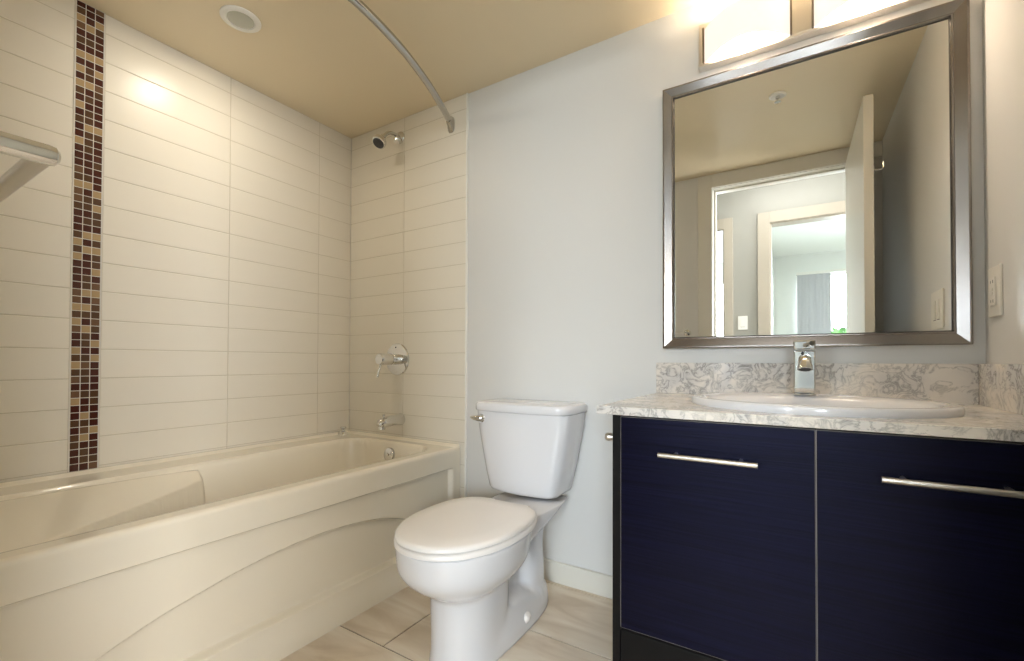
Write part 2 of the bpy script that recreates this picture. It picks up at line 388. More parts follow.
bm = NB(); box(bm, HX1 + 0.046, HX1 + 0.054, -2.60 + t_, -1.74 - t_, 0.5 + t_, 2.30 - t_); link('window_pane', bm, GLASSM, wd)
# vertical blind covering the left part of the bedroom window
bl = thing('vertical_blind', 'grey pleated vertical blind drawn over the left part of the bedroom window', 'blind', (2.31, FY + 0.06, 0.42))
bm = NB(); box(bm, 2.13, 4.70, FY + 0.035, FY + 0.085, 2.025, 2.06); link('head_rail', bm, EDGE, bl)
for k in range(9):
    bm = NB(); x = 2.165 + 0.0385 * k; a = 0.22; cx, sn = 0.026 * math.cos(a), 0.026 * math.sin(a)
    pr = []
    for t in (-1, -0.5, 0, 0.5, 1):
        pr.append((x + t * cx, FY + 0.06 + t * sn + 0.004 * (1 - t * t)))
    for (p0, p1) in zip(pr, pr[1:]):
        v = [bm.verts.new((p0[0], p0[1], 0.42)), bm.verts.new((p1[0], p1[1], 0.42)), bm.verts.new((p1[0], p1[1], 2.025)), bm.verts.new((p0[0], p0[1], 2.025))]
        bm.faces.new(v)
    bmesh.ops.remove_doubles(bm, verts=bm.verts, dist=1e-5)
    o = link('vane', bm, BLIND, bl); md = o.modifiers.new('s', 'SOLIDIFY'); md.thickness = 0.001
# left room
bm = NB(); box(bm, -1.2, -1.1, FY, HB, 0, 2.3); struct('wall_left_room_left', bm, WHITEW)
bm = NB(); box(bm, -1.2, HX0, HB, HB + 0.1, 0, 2.3); struct('wall_left_room_near', bm, WHITEW)
bm = NB(); box(bm, -1.2, 0.35, FY - 0.12, FY, 0, 2.3); box(bm, 1.45, 1.80, FY - 0.12, FY, 0, 2.3); box(bm, 0.35, 1.45, FY - 0.12, FY, 0, 0.7); box(bm, 0.35, 1.45, FY - 0.12, FY, 2.06, 2.3)
struct('wall_left_room_far', bm, WHITEW)
bm = NB(); box(bm, -1.2, 1.80, FY - 0.12, HB, 2.3, 2.36); struct('ceiling_left_room', bm, WHITEW)
window('window_2', 0.35, 1.45, 0.7, 2.06, FY - 0.07)
# outside
bm = NB(); box(bm, -14, 18, -30, -5.9, -0.3, -0.1); o = struct('ground', bm, GRASS)
rnd = random.Random(3)
def shrub(x, y, h, r, label):
    t = thing('garden_shrub', label, 'shrub', (x, y, -0.1))
    bm = NB(); tube(bm, [(x, y, -0.1), (x + 0.03, y, h * 0.4), (x, y + 0.04, h * 0.8)], 0.05, 8, rs=[0.06, 0.045, 0.02]); link('trunk', bm, BARK, t, smooth=True)
    bm = NB()
    for i in range(1500):
        a = rnd.uniform(0, 2 * PI); cz = rnd.uniform(-1, 1); rr_ = rnd.uniform(0.55, 1) ** 0.5
        c = Vector((x + math.cos(a) * math.sqrt(1 - cz * cz) * r * rr_, y + math.sin(a) * math.sqrt(1 - cz * cz) * r * rr_, h * 0.62 + cz * h * 0.38 * rr_))
        u = Vector((rnd.uniform(-1, 1), rnd.uniform(-1, 1), rnd.uniform(-1, 1))).normalized(); v = u.orthogonal().normalized()
        s = rnd.uniform(0.05, 0.09)
        bm.faces.new([bm.verts.new(c + u * s), bm.verts.new(c + v * s * 0.5), bm.verts.new(c - u * s), bm.verts.new(c - v * s * 0.5)])
    link('foliage', bm, LEAF, t)
shrub(3.1, -9.2, 1.62, 0.8, 'green leafy shrub outside the bedroom window, seen in the mirror')

# invented hall lamp, out of view, added to brighten the bathroom
hl = thing('hall_fill_light', 'square flush fill lamp added out of view on the hall ceiling outside the bathroom door', 'ceiling light', (2.05, -2.12, HH))
bm = NB(); box(bm, 1.74, 2.36, -2.43, -1.81, HH - 0.02, HH); link('lamp_base', bm, SATIN, hl, bev=0.003)
bm = NB(); box(bm, 1.76, 2.34, -2.41, -1.83, HH - 0.045, HH - 0.02); link('diffuser', bm, FILLGLASS, hl, bev=0.01)

# hall switch plate between the two hall doorways
def plate(name, label, cat, origin, nrm, wdt, hgt, kind):
    """wall plate centred at origin; nrm: 'x-' faces -x, 'y+' faces +y"""
    t = thing(name, label, cat, origin); ox, oy, oz = origin
    def B(bm, u0, u1, z0, z1, d0, d1, mi=0):
        if nrm == 'x-': box(bm, ox - d1, ox - d0, oy + u0, oy + u1, oz + z0, oz + z1, mi)
        else: box(bm, ox + u0, ox + u1, oy + d0, oy + d1, oz + z0, oz + z1, mi)
    bm = NB(); B(bm, -wdt / 2, wdt / 2, -hgt / 2, hgt / 2, 0, 0.006); link('cover_plate', bm, PLASTIC, t, bev=0.002)
    if kind == 'gfci':
        bm = NB(); B(bm, -0.0175, 0.0175, -0.035, 0.035, 0.006, 0.0095); fc = link('outlet_face', bm, PLASTIC, t, bev=0.0012)
        for s in (-1, 1):
            bm = NB(); B(bm, -0.009, -0.0065, s * 0.024 - 0.004, s * 0.024 + 0.004, 0.0093, 0.0098); B(bm, 0.0055, 0.0075, s * 0.024 - 0.003, s * 0.024 + 0.003, 0.0093, 0.0098)
            link('socket_slots', bm, DARK, fc)
        for s in (-1, 1):
            bm = NB(); B(bm, -0.008, 0.008, s * 0.005 - 0.0035, s * 0.005 + 0.0035, 0.0095, 0.011); link('test_button', bm, PLASTIC, fc, bev=0.0006)
    else:
        for u in ((-0.023, 0.023) if kind == 'double' else (0,)):
            bm = NB(); B(bm, u - 0.0165, u + 0.0165, -0.033, 0.033, 0.006, 0.009); rk = link('rocker', bm, PLASTIC, t, bev=0.001)
            bm = NB(); B(bm, u - 0.0165, u + 0.0165, -0.036, -0.034, 0.0055, 0.0065); link('gap_line', bm, DARK, rk)
    return t
plate('light_switch', 'single white switch plate on the hall wall between two door casings, seen in the mirror', 'light switch', (1.735, HY, 1.225), 'y+', 0.072, 0.115, 'single')
plate('power_outlet', 'white wall outlet plate with test buttons beside the mirror\'s right edge', 'outlet', (XR, -0.075, 1.068), 'x-', 0.078, 0.124, 'gfci')
plate('light_switch', 'double white switch plate on the right wall, reflected at the mirror\'s right', 'light switch', (XR, -0.465, 1.075), 'x-', 0.145, 0.132, 'double')

# hook on the door's hidden face
hk = thing('robe_hook', 'small chrome hook high on the open door\'s back, seen in the mirror', 'hook', (LX1, -0.83, 1.73))
bm = NB(); box(bm, LX1, LX1 + 0.004, -0.842, -0.818, 1.71, 1.75); link('hook_plate', bm, CHROME, hk, bev=0.001)
bm = NB(); tube(bm, [(LX1 + 0.003, -0.83, 1.722), (LX1 + 0.03, -0.83, 1.722), (LX1 + 0.036, -0.83, 1.728), (LX1 + 0.036, -0.83, 1.752)], 0.0045, 10); link('hook_arm', bm, CHROME, hk, smooth=True)

# towel bar on the front wall, its right end shows in the mirror
tb = thing('towel_bar', 'chrome towel bar end jutting in at the photo\'s upper left edge', 'towel bar', (1.2, YF, 1.088))
TBZ, TBX, TBY = 1.090, 1.484, -1.522
def flat_bar(bm, pts, w_, h_):
    rings = []; pts = [Vector(p) for p in pts]
    for i, p in enumerate(pts):
        d = (pts[min(i + 1, len(pts) - 1)] - pts[max(i - 1, 0)]).normalized(); s_ = d.cross(Vector((0, 0, 1))).normalized()
        rings.append([p + s_ * (w_ / 2) * math.copysign(abs(math.cos(a)) ** 0.5, math.cos(a)) + Vector((0, 0, 1)) * (h_ / 2) * math.copysign(abs(math.sin(a)) ** 0.5, math.sin(a)) for a in [2 * PI * (k + 0.5) / 20 for k in range(20)]])
    loft(bm, rings)
bm = NB(); flat_bar(bm, [(TBX - 0.51, TBY, TBZ), (TBX - 0.008, TBY, TBZ)], 0.017, 0.009); link('bar', bm, SATIN, tb, smooth=True, angle=60)
for x in (TBX - 0.51, TBX):
    bm = NB(); lathe(bm, (x, YF, TBZ), (0, 1, 0), [(0.023, 0), (0.023, 0.006), (0.019, 0.010), (0.0098, 0.013), (0.0098, 0.080), (0.0088, 0.085), (0.0055, 0.088), (0, 0.089)], 28); link('bar_post', bm, CHROME, tb, smooth=True)

# ---------------------------------------------------------------- ceiling things
pl = thing('recessed_light', 'round recessed ceiling light with white rim over the tub', 'ceiling light', (0.39, -0.795, H))
bm = NB(); lathe(bm, (0.39, -0.795, H), (0, 0, -1), [(0.066, 0), (0.066, 0.003), (0.060, 0.007), (0.047, 0.007), (0.044, 0.003), (0.0, 0.003)], 48); link('rim', bm, EDGE, pl, smooth=True)
bm = NB(); lathe(bm, (0.39, -0.795, H - 0.003), (0, 0, -1), [(0.0435, 0), (0.043, 0.0015), (0.03, 0.004), (0.0, 0.0055)], 48); link('lens', bm, FROST, pl, smooth=True)
ld = bpy.data.lights.new('recessed_lamp', 'AREA'); ld.shape = 'DISK'; ld.size = 0.08; ld.energy = 0.85; ld.color = (1.0, 0.90, 0.74)
lo = bpy.data.objects.new('recessed_lamp', ld); COL.objects.link(lo); lo.location = (0.39, -0.795, H - 0.0095)
sp = thing('fire_sprinkler', 'small round sprinkler head on the ceiling, seen near the top of the mirror', 'sprinkler', (2.04, -0.79, H))
bm = NB(); lathe(bm, (2.04, -0.79, H), (0, 0, -1), [(0.036, 0), (0.036, 0.004), (0.028, 0.008), (0.016, 0.006), (0.0, 0.006)], 32); link('escutcheon', bm, EDGE, sp, smooth=True)
bm = NB(); lathe(bm, (2.04, -0.79, H - 0.006), (0, 0, -1), [(0.009, 0), (0.009, 0.01), (0.004, 0.014), (0.004, 0.022), (0.014, 0.024), (0.014, 0.026), (0, 0.026)], 20); link('sprinkler_head', bm, CHROME, sp, smooth=True)

# ---------------------------------------------------------------- bathtub
tub = thing('bathtub', 'cream acrylic bathtub with arched front apron along the tiled wall', 'bathtub', (0.4, -0.79, 0))
TX1 = 0.787; TY0, TY1 = -1.594, -0.002; TZ = 0.497
def basin_d(x, y):
    """0 at rim edge rising inward (approximate distance), rounded-rectangle basin"""
    x0, x1, y0, y1 = 0.160, 0.722, -1.52, -0.085
    r = 0.12
    cx, cy = (x0 + x1) / 2, (y0 + y1) / 2
    qx, qy = abs(x - cx) - (x1 - x0) / 2 + r, abs(y - cy) - (y1 - y0) / 2 + r
    d = math.hypot(max(qx, 0), max(qy, 0)) + min(max(qx, qy), 0) - r
    return -d
def tub_z(x, y):
    d = basin_d(x, y)
    z = TZ
    # tile flange ledge along the walls
    ledge = max(ss(0.024, 0.016, x), ss(-0.026, -0.018, y))
    z += 0.012 * ledge
    # wall of basin
    if d > 0:
        depth = 0.36
        k = 0.11 + 0.40 * ss(-1.0, -1.45, y)     # sloped backrest at the near end
        far = ss(-0.85, -1.0, y)
        t = min(1, d / 0.13)
        side = 1 - (1 - t) ** 2.6
        back = min(1, max(0, (y + 1.52)) / 0.55)
        back = back ** 0.75
        zz = TZ - depth * side * min(1, back * 1.02)
        z = zz - 0.004 * ss(0, 0.01, d)
    # armrest shelf on the wall side
    if d > 0 and y < -0.80:
        xd = 0.235 + (-0.838 - y) * 0.60
        zs = 0.492 - 0.058 * min(1, max(0, (x - 0.165) / (xd - 0.165)))
        a = ss(-0.80, -0.825, y) * ss(0.0, 0.02, d)
        s = ss(xd + 0.006, xd - 0.006, x) * a
        z = z * (1 - s) + max(z, zs) * s if z < zs else z * (1 - s) + min(z, zs) * s
    return z
NX, NY = 112, 226
bm = NB(); V = []
for i in range(NX + 1):
    x = 0.0022 + (TX1 - 0.0022) * i / NX; row = []
    for j in range(NY + 1):
        y = TY0 + (TY1 - TY0) * j / NY
        z = tub_z(x, y)
        e = max(0, 0.014 - (TX1 - x)) ; z -= 0.014 - math.sqrt(max(0, 0.014 ** 2 - e * e)) if e > 0 else 0
        row.append(bm.verts.new((x, y, z)))
    V.append(row)
for i in range(NX):
    for j in range(NY): bm.faces.new((V[i][j], V[i + 1][j], V[i + 1][j + 1], V[i][j + 1]))
link('basin', bm, ACRYL, tub, smooth=True, angle=180)
# apron as relief on the plane x = TX1
def arch(y):
    P = [(-1.60, 0.02), (-1.42, 0.155), (-1.278, 0.213), (-1.167, 0.252), (-0.98, 0.292), (-0.85, 0.310), (-0.694, 0.317), (-0.527, 0.305), (-0.42, 0.285), (-0.325, 0.255), (-0.22, 0.205), (-0.13, 0.13), (-0.09, 0.02)]
    for (a, za), (c, zc) in zip(P, P[1:]):
        if a <= y <= c:
            return za + (zc - za) * (y - a) / (c - a)
    return -1
# smooth the arch by sampling + box filter
ys = [TY0 - 0.1 + 0.005 * i for i in range(360)]
az = [arch(min(max(y, -1.6), -0.09)) if y < -0.09 else 0.02 for y in ys]
for _ in range(3): az = [sum(az[max(0, i - 7):i + 8]) / len(az[max(0, i - 7):i + 8]) for i in range(len(az))]
def archz(y):
    t = (y - ys[0]) / 0.005; i = int(t); i = max(0, min(len(ys) - 2, i)); return az[i] + (az[i + 1] - az[i]) * (t - i)
def apron_x(y, z):
    x = TX1
    # field below the fascia band: set back 12 mm, ends short of the back wall
    f = ss(0.410, 0.400, z) * ss(-0.052, -0.062, y)
    x -= 0.022 * f
    # arched recess
    za = archz(y)
    r = ss(za + 0.003, za - 0.007, z) * f
    x -= 0.024 * r
    # toe ledge along the bottom flares back out
    l = ss(0.108, 0.101, z) * f * ss(za - 0.0, za - 0.02, z)
    x += 0.036 * l
    if z > TZ - 0.014:
        e = z - (TZ - 0.014); x -= 0.014 - math.sqrt(max(0, 0.014 ** 2 - e * e))
    x += 0.022 * ss(0.10, 0.0, z)
    return x
zs = [0.0, 0.02, 0.04, 0.06, 0.08, 0.09] + [0.095 + 0.0015 * i for i in range(16)] + [0.12 + 0.0035 * i for i in range(1, 78)] + [0.392 + 0.0015 * i for i in range(16)] + [0.42, 0.44, 0.46, 0.475, 0.483, 0.487, 0.491, 0.494, 0.4962, 0.497]
zs = sorted(set(round(z, 5) for z in zs))
NY2 = 330; bm = NB(); V = []
yl = sorted(set([TY0 + (TY1 - TY0) * j / NY2 for j in range(NY2 + 1)]))
for z in zs: V.append([bm.verts.new((apron_x(y, z), y, z)) for y in yl])
for a, c in zip(V, V[1:]):
    for j in range(len(yl) - 1): bm.faces.new((a[j], a[j + 1], c[j + 1], c[j]))
link('apron', bm, ACRYL, tub, smooth=True, angle=180)
# back of tub body closes against wall
bm = NB(); box(bm, 0.003, TX1 - 0.06, TY0 + 0.002, TY0 + 0.012, 0.0, 0.48); link('end_panel', bm, ACRYL, tub)
# overflow plate
def basin_normal(x, y):
    e = 0.004; gx = (tub_z(x + e, y) - tub_z(x - e, y)) / (2 * e); gy = (tub_z(x, y + e) - tub_z(x, y - e)) / (2 * e)
    return Vector((-gx, -gy, 1)).normalized()
ox = 0.425; oy = next(y for y in [-0.086 - 0.0005 * i for i in range(100)] if tub_z(0.425, y) < 0.436)
nrm = basin_normal(ox, oy)
pc = Vector((ox, oy, tub_z(ox, oy)))
bm = NB(); lathe(bm, pc, nrm, [(0.034, -0.004), (0.034, 0.006), (0.031, 0.012), (0.020, 0.016), (0, 0.017)], 36); ovf = link('overflow_plate', bm, CHROME, tub, smooth=True)
bm = NB(); lathe(bm, pc + nrm * 0.016, nrm, [(0.008, 0), (0.008, 0.006), (0, 0.007)], 16); link('overflow_screw', bm, CHROME, ovf, smooth=True)
bm = NB(); lathe(bm, (0.43, -0.32, tub_z(0.43, -0.32)), (0, 0, 1), [(0.030, -0.002), (0.030, 0.002), (0.024, 0.004), (0, 0.005)], 30); link('drain', bm, CHROME, tub, smooth=True)

# chrome stopper on the rim corner
bm = NB(); lathe(bm, (0.052, -0.078, TZ), (0, 0, 1), [(0.027, 0), (0.028, 0.006), (0.021, 0.015), (0.012, 0.020), (0.011, 0.030), (0.017, 0.036), (0.015, 0.043), (0, 0.045)], 24)
st = link('tub_stopper', bm, CHROME, smooth=True); tag(recenter(st), 'small chrome stopper standing on the bathtub rim in the tiled corner', 'stopper')

# tub spout
t = thing('tub_spout', 'chrome tub spout on the tiled wall above the bathtub rim', 'spout', (0.402, 0, 0.594))
bm = NB()
pts = [(0.402, 0.0, 0.597), (0.402, -0.004, 0.597), (0.401, -0.03, 0.597), (0.400, -0.07, 0.596), (0.398, -0.105, 0.592), (0.397, -0.128, 0.586), (0.397, -0.138, 0.576)]
tube(bm, pts, 0.027, 24, rs=[0.030, 0.031, 0.0265, 0.0255, 0.0255, 0.023, 0.015]); link('spout_body', bm, CHROME, t, smooth=True, angle=60)
bm = NB(); lathe(bm, (0.397, -0.118, 0.590), (0, -0.15, -1), [(0.016, 0), (0.017, 0.032), (0.013, 0.032), (0.013, 0.02), (0, 0.02)], 24); link('spout_outlet', bm, CHROME, t, smooth=True)
bm = NB(); lathe(bm, (0.398, -0.112, 0.612), (0, 0, 1), [(0.004, 0), (0.004, 0.010), (0.008, 0.012), (0.008, 0.019), (0, 0.020)], 16); link('diverter_knob', bm, CHROME, t, smooth=True)

# valve
t = thing('shower_valve', 'round chrome shower valve with lever handle on the tiled wall', 'valve', (0.372, 0, 0.901))
bm = NB(); lathe(bm, (0.375, 0, 0.901), (0, -1, 0), [(0.082, 0), (0.082, 0.003), (0.078, 0.008), (0.055, 0.012), (0.034, 0.013), (0, 0.013)], 48); link('trim_plate', bm, CHROME, t, smooth=True)
bm = NB(); lathe(bm, (0.375, -0.012, 0.901), (0, -1, 0), [(0.028, 0), (0.028, 0.03), (0.026, 0.032), (0.026, 0.036), (0.029, 0.038), (0.029, 0.105), (0.025, 0.112), (0, 0.113)], 32); hd = link('handle', bm, CHROME, t, smooth=True)
bm = NB(); tube(bm, [(0.375, -0.112, 0.885), (0.375, -0.117, 0.862), (0.375, -0.127, 0.835), (0.375, -0.132, 0.812)], 0.006, 12, rs=[0.007, 0.006, 0.0055, 0.0065]); link('lever', bm, CHROME, hd, smooth=True)
bm = NB(); lathe(bm, (0.372, -0.008, 0.962), (0, -1, 0), [(0.004, 0), (0.004, 0.004), (0, 0.004)], 12); link('screw', bm, DARK, t, smooth=True)

# shower head
t = thing('showerhead', 'small chrome shower head on a bent arm high on the tiled wall', 'shower head', (0.385, 0, 2.04))
bm = NB(); lathe(bm, (0.383, 0, 2.043), (0, -1, 0), [(0.031, 0), (0.031, 0.004), (0.026, 0.010), (0.013, 0.014), (0, 0.014)], 32); link('wall_flange', bm, CHROME, t, smooth=True)
arm = bez((0.383, -0.004, 2.043), (0.383, -0.07, 2.05), (0.385, -0.085, 2.035), (0.386, -0.118, 1.997), 14)
bm = NB(); tube(bm, arm, 0.0095, 16); link('shower_arm', bm, CHROME, t, smooth=True)
bm = NB(); lathe(bm, (0.392, -0.026, 2.022), (0, -0.6, -1), [(0.0, -0.012), (0.012, -0.008), (0.019, 0), (0.020, 0.010), (0.014, 0.018), (0, 0.019)], 20); link('flow_valve', bm, CHROME, t, smooth=True)
hd_d = Vector((0.02, -0.55, -0.83)).normalized(); hp = Vector(arm[-1])
bm = NB(); lathe(bm, hp - hd_d * 0.006, hd_d, [(0.0, -0.002), (0.013, 0.0), (0.014, 0.012), (0.020, 0.02), (0.031, 0.034), (0.034, 0.045), (0.033, 0.056), (0.029, 0.058), (0, 0.058)], 32); sh = link('spray_head', bm, CHROME, t, smooth=True)
bm = NB(); lathe(bm, hp + hd_d * 0.050, hd_d, [(0.0275, 0), (0.0275, 0.004), (0.0, 0.006)], 32); link('spray_face', bm, DCHROME, sh, smooth=True)

# curtain rod
t = thing('shower_curtain_rod', 'curved chrome shower curtain rod arching over the bathtub', 'curtain rod', (0.72, -0.79, 2.02))
ZC = 2.021
key = [(-0.004, 0.722), (-0.095, 0.764), (-0.28, 0.840), (-0.476, 0.899), (-0.616, 0.926), (-0.729, 0.939), (-0.79, 0.941)]
def rodx(y):
    yy = y if y > -0.7935 else -1.587 - y
    return interp(yy)
def interp(y):
    for (a, xa), (c, xc) in zip(key, key[1:]):
        if c <= y <= a: return xa + (xc - xa) * (a - y) / (a - c)
    return key[-1][1] if y < -0.79 else key[0][1]
pp = [(-0.02 - i * (1.547) / 60) for i in range(61)]
xs = [rodx(y) for y in pp]
for _ in range(6): xs = [xs[0]] + [(xs[i - 1] + xs[i] + xs[i + 1]) / 3 for i in range(1, len(xs) - 1)] + [xs[-1]]
bm = NB(); tube(bm, [(x, y, ZC) for x, y in zip(xs, pp)], 0.0140, 20); link('rod', bm, RODM, t, smooth=True)
for yw, sg in ((0.0, -1), (YF, 1)):
    bm = NB()
    rings = []
    for k, (s, dz, dy) in enumerate([(0.020, 0.0, 0.0), (0.020, 0.0, 0.006), (0.016, 0.004, 0.020), (0.0145, 0.006, 0.040)]):
        rings.append([Vector((0.722 + 0.016 * (dy / 0.04) + s * math.copysign(abs(math.cos(a)) ** 0.6, math.cos(a)), yw + sg * dy, ZC - 0.006 + dz + (0.038 - 0.55 * dy) * math.copysign(abs(math.sin(a)) ** 0.6, math.sin(a)) )) for a in [2 * PI * i / 24 for i in range(24)]])
    loft(bm, rings); link('wall_bracket', bm, RODM, t, smooth=True, angle=50)

# ---------------------------------------------------------------- toilet
tc_ = thing('toilet', 'white two-piece toilet with closed lid between bathtub and vanity', 'toilet', (1.25, -0.4, 0))
XC = 1.25
def egg(y, yc, af, ar, W, pr=2.2, pf=2.15):
    t = (y - yc) / (ar if y > yc else af); p_ = pr if y > yc else pf
    if abs(t) >= 1: return 0
    return W * (1 - abs(t) ** p_) ** (1 / p_)
def half_w(y, z):
    w_ = 0
    # bowl
    if z > 0.212:
        u = min(1, max(0, (z - 0.212) / (0.322 - 0.212))); s = 0.50 + 0.50 * math.sin(u * PI / 2) ** 0.9
        if z > 0.318: s = 1 + 0.02 * (z - 0.318) / 0.057
        w_ = max(w_, egg(y, -0.545, 0.232 * s, 0.215 * s, 0.176 * s))
    # front column
    if z < 0.30:
        fl = 0.006 * ss(0.06, 0.0, z)
        w_ = max(w_, egg(y, -0.53, 0.134 + fl, 0.105, 0.094 + fl + 0.006 * ss(0.05, 0.2, z), 4.0, 2.3))
    # web between column and trapway, then the trapway itself
    if -0.16 > y > -0.56: w_ = max(w_, 0.026)
    t = (y + 0.205) / 0.078
    if abs(t) < 1: w_ = max(w_, (0.070 - 0.008 * math.exp(-((z - 0.22) / 0.06) ** 2)) * (1 - abs(t) ** 2.6) ** 0.5)
    # plinth
    top = 0.118 - 0.05 * ss(-0.40, -0.16, y)
    if z < top + 0.02 and -0.10 > y:
        pw = egg(y, -0.42, 0.235, 0.315, 0.102, 3.0, 2.2)
        w_ = max(w_, pw * (1 if z < 0.03 else 1 - 0.10 * ss(0.03, top, z)) * (1 - ss(top, top + 0.02, z)))
    # rear deck under the tank
    zl = 0.345 + 0.30 * (y + 0.07) if y > -0.36 else 0.345 - 0.30 * 0.29
    if z > zl and -0.47 < y < -0.045:
        dz = min(1, (z - zl) / 0.05); dz = (1 - (1 - dz) ** 2) ** 0.5
        e = (1 - max(0, (y + 0.085) / 0.04) ** 4) ** 0.5 if y > -0.085 else 1
        w_ = max(w_, (0.128 - 0.010 * ss(-0.2, -0.35, y)) * dz * e)
    return w_
zr = [0.0, 0.01, 0.02, 0.03, 0.036, 0.045, 0.06, 0.075, 0.09, 0.1, 0.11, 0.12, 0.128, 0.14, 0.15, 0.16, 0.168, 0.175, 0.183, 0.19, 0.2, 0.21, 0.22, 0.23, 0.24, 0.25, 0.26, 0.27, 0.28, 0.29, 0.3, 0.31, 0.325, 0.34, 0.355, 0.366, 0.372, 0.375]
rings = []; NT = 90
for z in zr:
    yy = [-0.80 + 0.001 * i for i in range(780)]
    ok = [y for y in yy if half_w(y, z) > 0.002]; y0, y1 = min(ok) - 0.0008, max(ok) + 0.0008
    sh_ = 0.003 if z == 0.375 else (0.001 if z == 0.372 else 0)
    ring = []
    for k in range(NT + 1):
        t = (1 - math.cos(PI * k / NT)) / 2; y = y0 + (y1 - y0) * t
        ring.append((XC + max(0.0008, half_w(y, z) - sh_), y, z))
    for k in range(NT - 1, 0, -1):
        t = (1 - math.cos(PI * k / NT)) / 2; y = y0 + (y1 - y0) * t
        ring.append((XC - max(0.0008, half_w(y, z) - sh_), y, z))
    rings.append(ring)
bm = NB(); loft(bm, rings); bowl = link('bowl', bm, PORC, tc_, smooth=True, angle=180)
md = bowl.modifiers.new('smooth', 'SMOOTH'); md.factor = 0.5; md.iterations = 4
# seat ring and lid
def seat_outline(W, af, ar, yrear, n=72):
    pts = []
    for k in range(n):
        a = 2 * PI * k / n; c, s = math.cos(a), math.sin(a)
        y = -0.545 - af * c if c > 0 else -0.545 + ar * abs(c) ** 0.8
        x = W * math.copysign(abs(s) ** (0.92 if c > 0 else 0.5), s)
        pts.append((x, min(y, yrear)))
    return pts
def slab(prof, z_list, name, m, parent):
    bm = NB(); rings = []
    for sc, z in z_list:
        rings.append([(XC + x * (1 - sc), -0.545 + (y + 0.545) * (1 - sc), z) for x, y in prof])
    loft(bm, rings); return link(name, bm, m, parent, smooth=True, angle=50)
pf = seat_outline(0.180, 0.243, 0.215, -0.335)
slab(pf, [(0.03, 0.3755), (0.0, 0.379), (0.0, 0.389), (0.02, 0.393)], 'seat', SEATM, tc_)
pf = seat_outline(0.178, 0.241, 0.212, -0.337)
lid = slab(pf, [(0.02, 0.3955), (0.0, 0.398), (0.0, 0.404), (0.015, 0.409), (0.05, 0.412), (0.3, 0.4145), (0.7, 0.416)], 'lid', SEATM, tc_)
for s in (-1, 1):
    bm = NB(); tube(bm, [(XC + s * 0.052, -0.325, 0.392), (XC + s * 0.088, -0.325, 0.392)], 0.012, 16); box(bm, XC + s * 0.07 - 0.018, XC + s * 0.07 + 0.018, -0.345, -0.305, 0.374, 0.386); link('hinge', bm, SEATM, tc_, smooth=True, bev=0.002)
# tank
XT = 1.2125
def tank_ring(hw, yf, yb, z, bow, n=40, r=0.03):
    pts = []; XC = XT
    # front bowed edge from left to right, rounded corners, straight back
    N = 24
    for k in range(N + 1):
        t = -1 + 2 * k / N; x = t * hw
        c = max(0, abs(t) - 0.80) / 0.20
        y = yf - bow * (1 - t * t) + r * (1 - math.sqrt(max(0, 1 - c * c)))
        pts.append((XC + x, y, z))
    pts.append((XC + hw, yb - 0.02, z)); pts.append((XC + hw - 0.012, yb, z)); pts.append((XC - hw + 0.012, yb, z)); pts.append((XC - hw, yb - 0.02, z))
    return pts
bm = NB(); R = []
for z, hw, yf in [(0.385, 0.116, -0.152), (0.386, 0.130, -0.165), (0.390, 0.143, -0.173), (0.402, 0.150, -0.178), (0.46, 0.165, -0.181), (0.53, 0.180, -0.184), (0.60, 0.193, -0.188), (0.655, 0.202, -0.191), (0.697, 0.206, -0.192)]:
    R.append(tank_ring(hw, yf, -0.012, z, 0.020))
loft(bm, R); tank = link('tank', bm, PORC, tc_, smooth=True, angle=45)
bm = NB(); R = []
for z, g_ in [(0.697, -0.008), (0.699, -0.002), (0.703, 0.0), (0.722, 0.0), (0.729, -0.003), (0.7325, -0.012), (0.734, -0.03)]:
    R.append(tank_ring(0.212 + g_, -0.200 - g_, -0.006 + min(0, g_) * 0.3, z, 0.024, r=0.05))
loft(bm, R); link('tank_lid', bm, PORC, tc_, smooth=True, angle=45)
# flush lever
bm = NB(); lathe(bm, (1.052, -0.190, 0.668), (-0.15, -1, 0), [(0.017, 0), (0.017, 0.008), (0.013, 0.012), (0.009, 0.018), (0, 0.020)], 24); fl = link('flush_handle', bm, CHROME, tc_, smooth=True)
bm = NB(); tube(bm, [(1.052, -0.205, 0.668), (1.042, -0.213, 0.668), (1.027, -0.218, 0.669), (1.012, -0.217, 0.671)], 0.007, 14, rs=[0.013, 0.012, 0.009, 0.005]); link('lever_arm', bm, CHROME, fl, smooth=True)
# floor bolt cap
for s in (-1, 1):
    xb = XC + s * 0.088
    bm = NB(); lathe(bm, (xb, -0.355, 0.040), (s * 0.7, 0, 1), [(0.017, 0), (0.017, 0.016), (0.012, 0.026), (0, 0.029)], 20); link('bolt_cap', bm, SEATM, tc_, smooth=True)
# ---------------------------------------------------------------- vanity
VX0, VX1, VF = 1.7205, 2.5235, -0.578
va = thing('vanity_cabinet', 'dark espresso bathroom vanity cabinet with two wide doors under the counter', 'cabinet', (2.12, -0.29, 0))
bm = NB(); box(bm, VX0, VX0 + 0.019, VF, 0.006, 0.0, 0.7615); link('side_panel', bm, BLACKW, va, bev=0.0008)
bm = NB(); box(bm, VX0 + 0.019, VX1, VF + 0.024, VF + 0.036, 0.0, 0.7615); box(bm, VX1 - 0.018, VX1, VF + 0.036, 0.006, 0.0, 0.7615); box(bm, VX0 + 0.019, VX1 - 0.018, VF + 0.036, 0.006, 0.06, 0.078); box(bm, VX0 + 0.019, VX1 - 0.018, -0.004, 0.006, 0.078, 0.7615); link('body', bm, BLACKW, va)
bm = NB(); box(bm, VX0 + 0.020, VX1, VF + 0.002, VF + 0.021, 0.0, 0.244); link('kick_panel', bm, BLACKW, va, bev=0.0012)
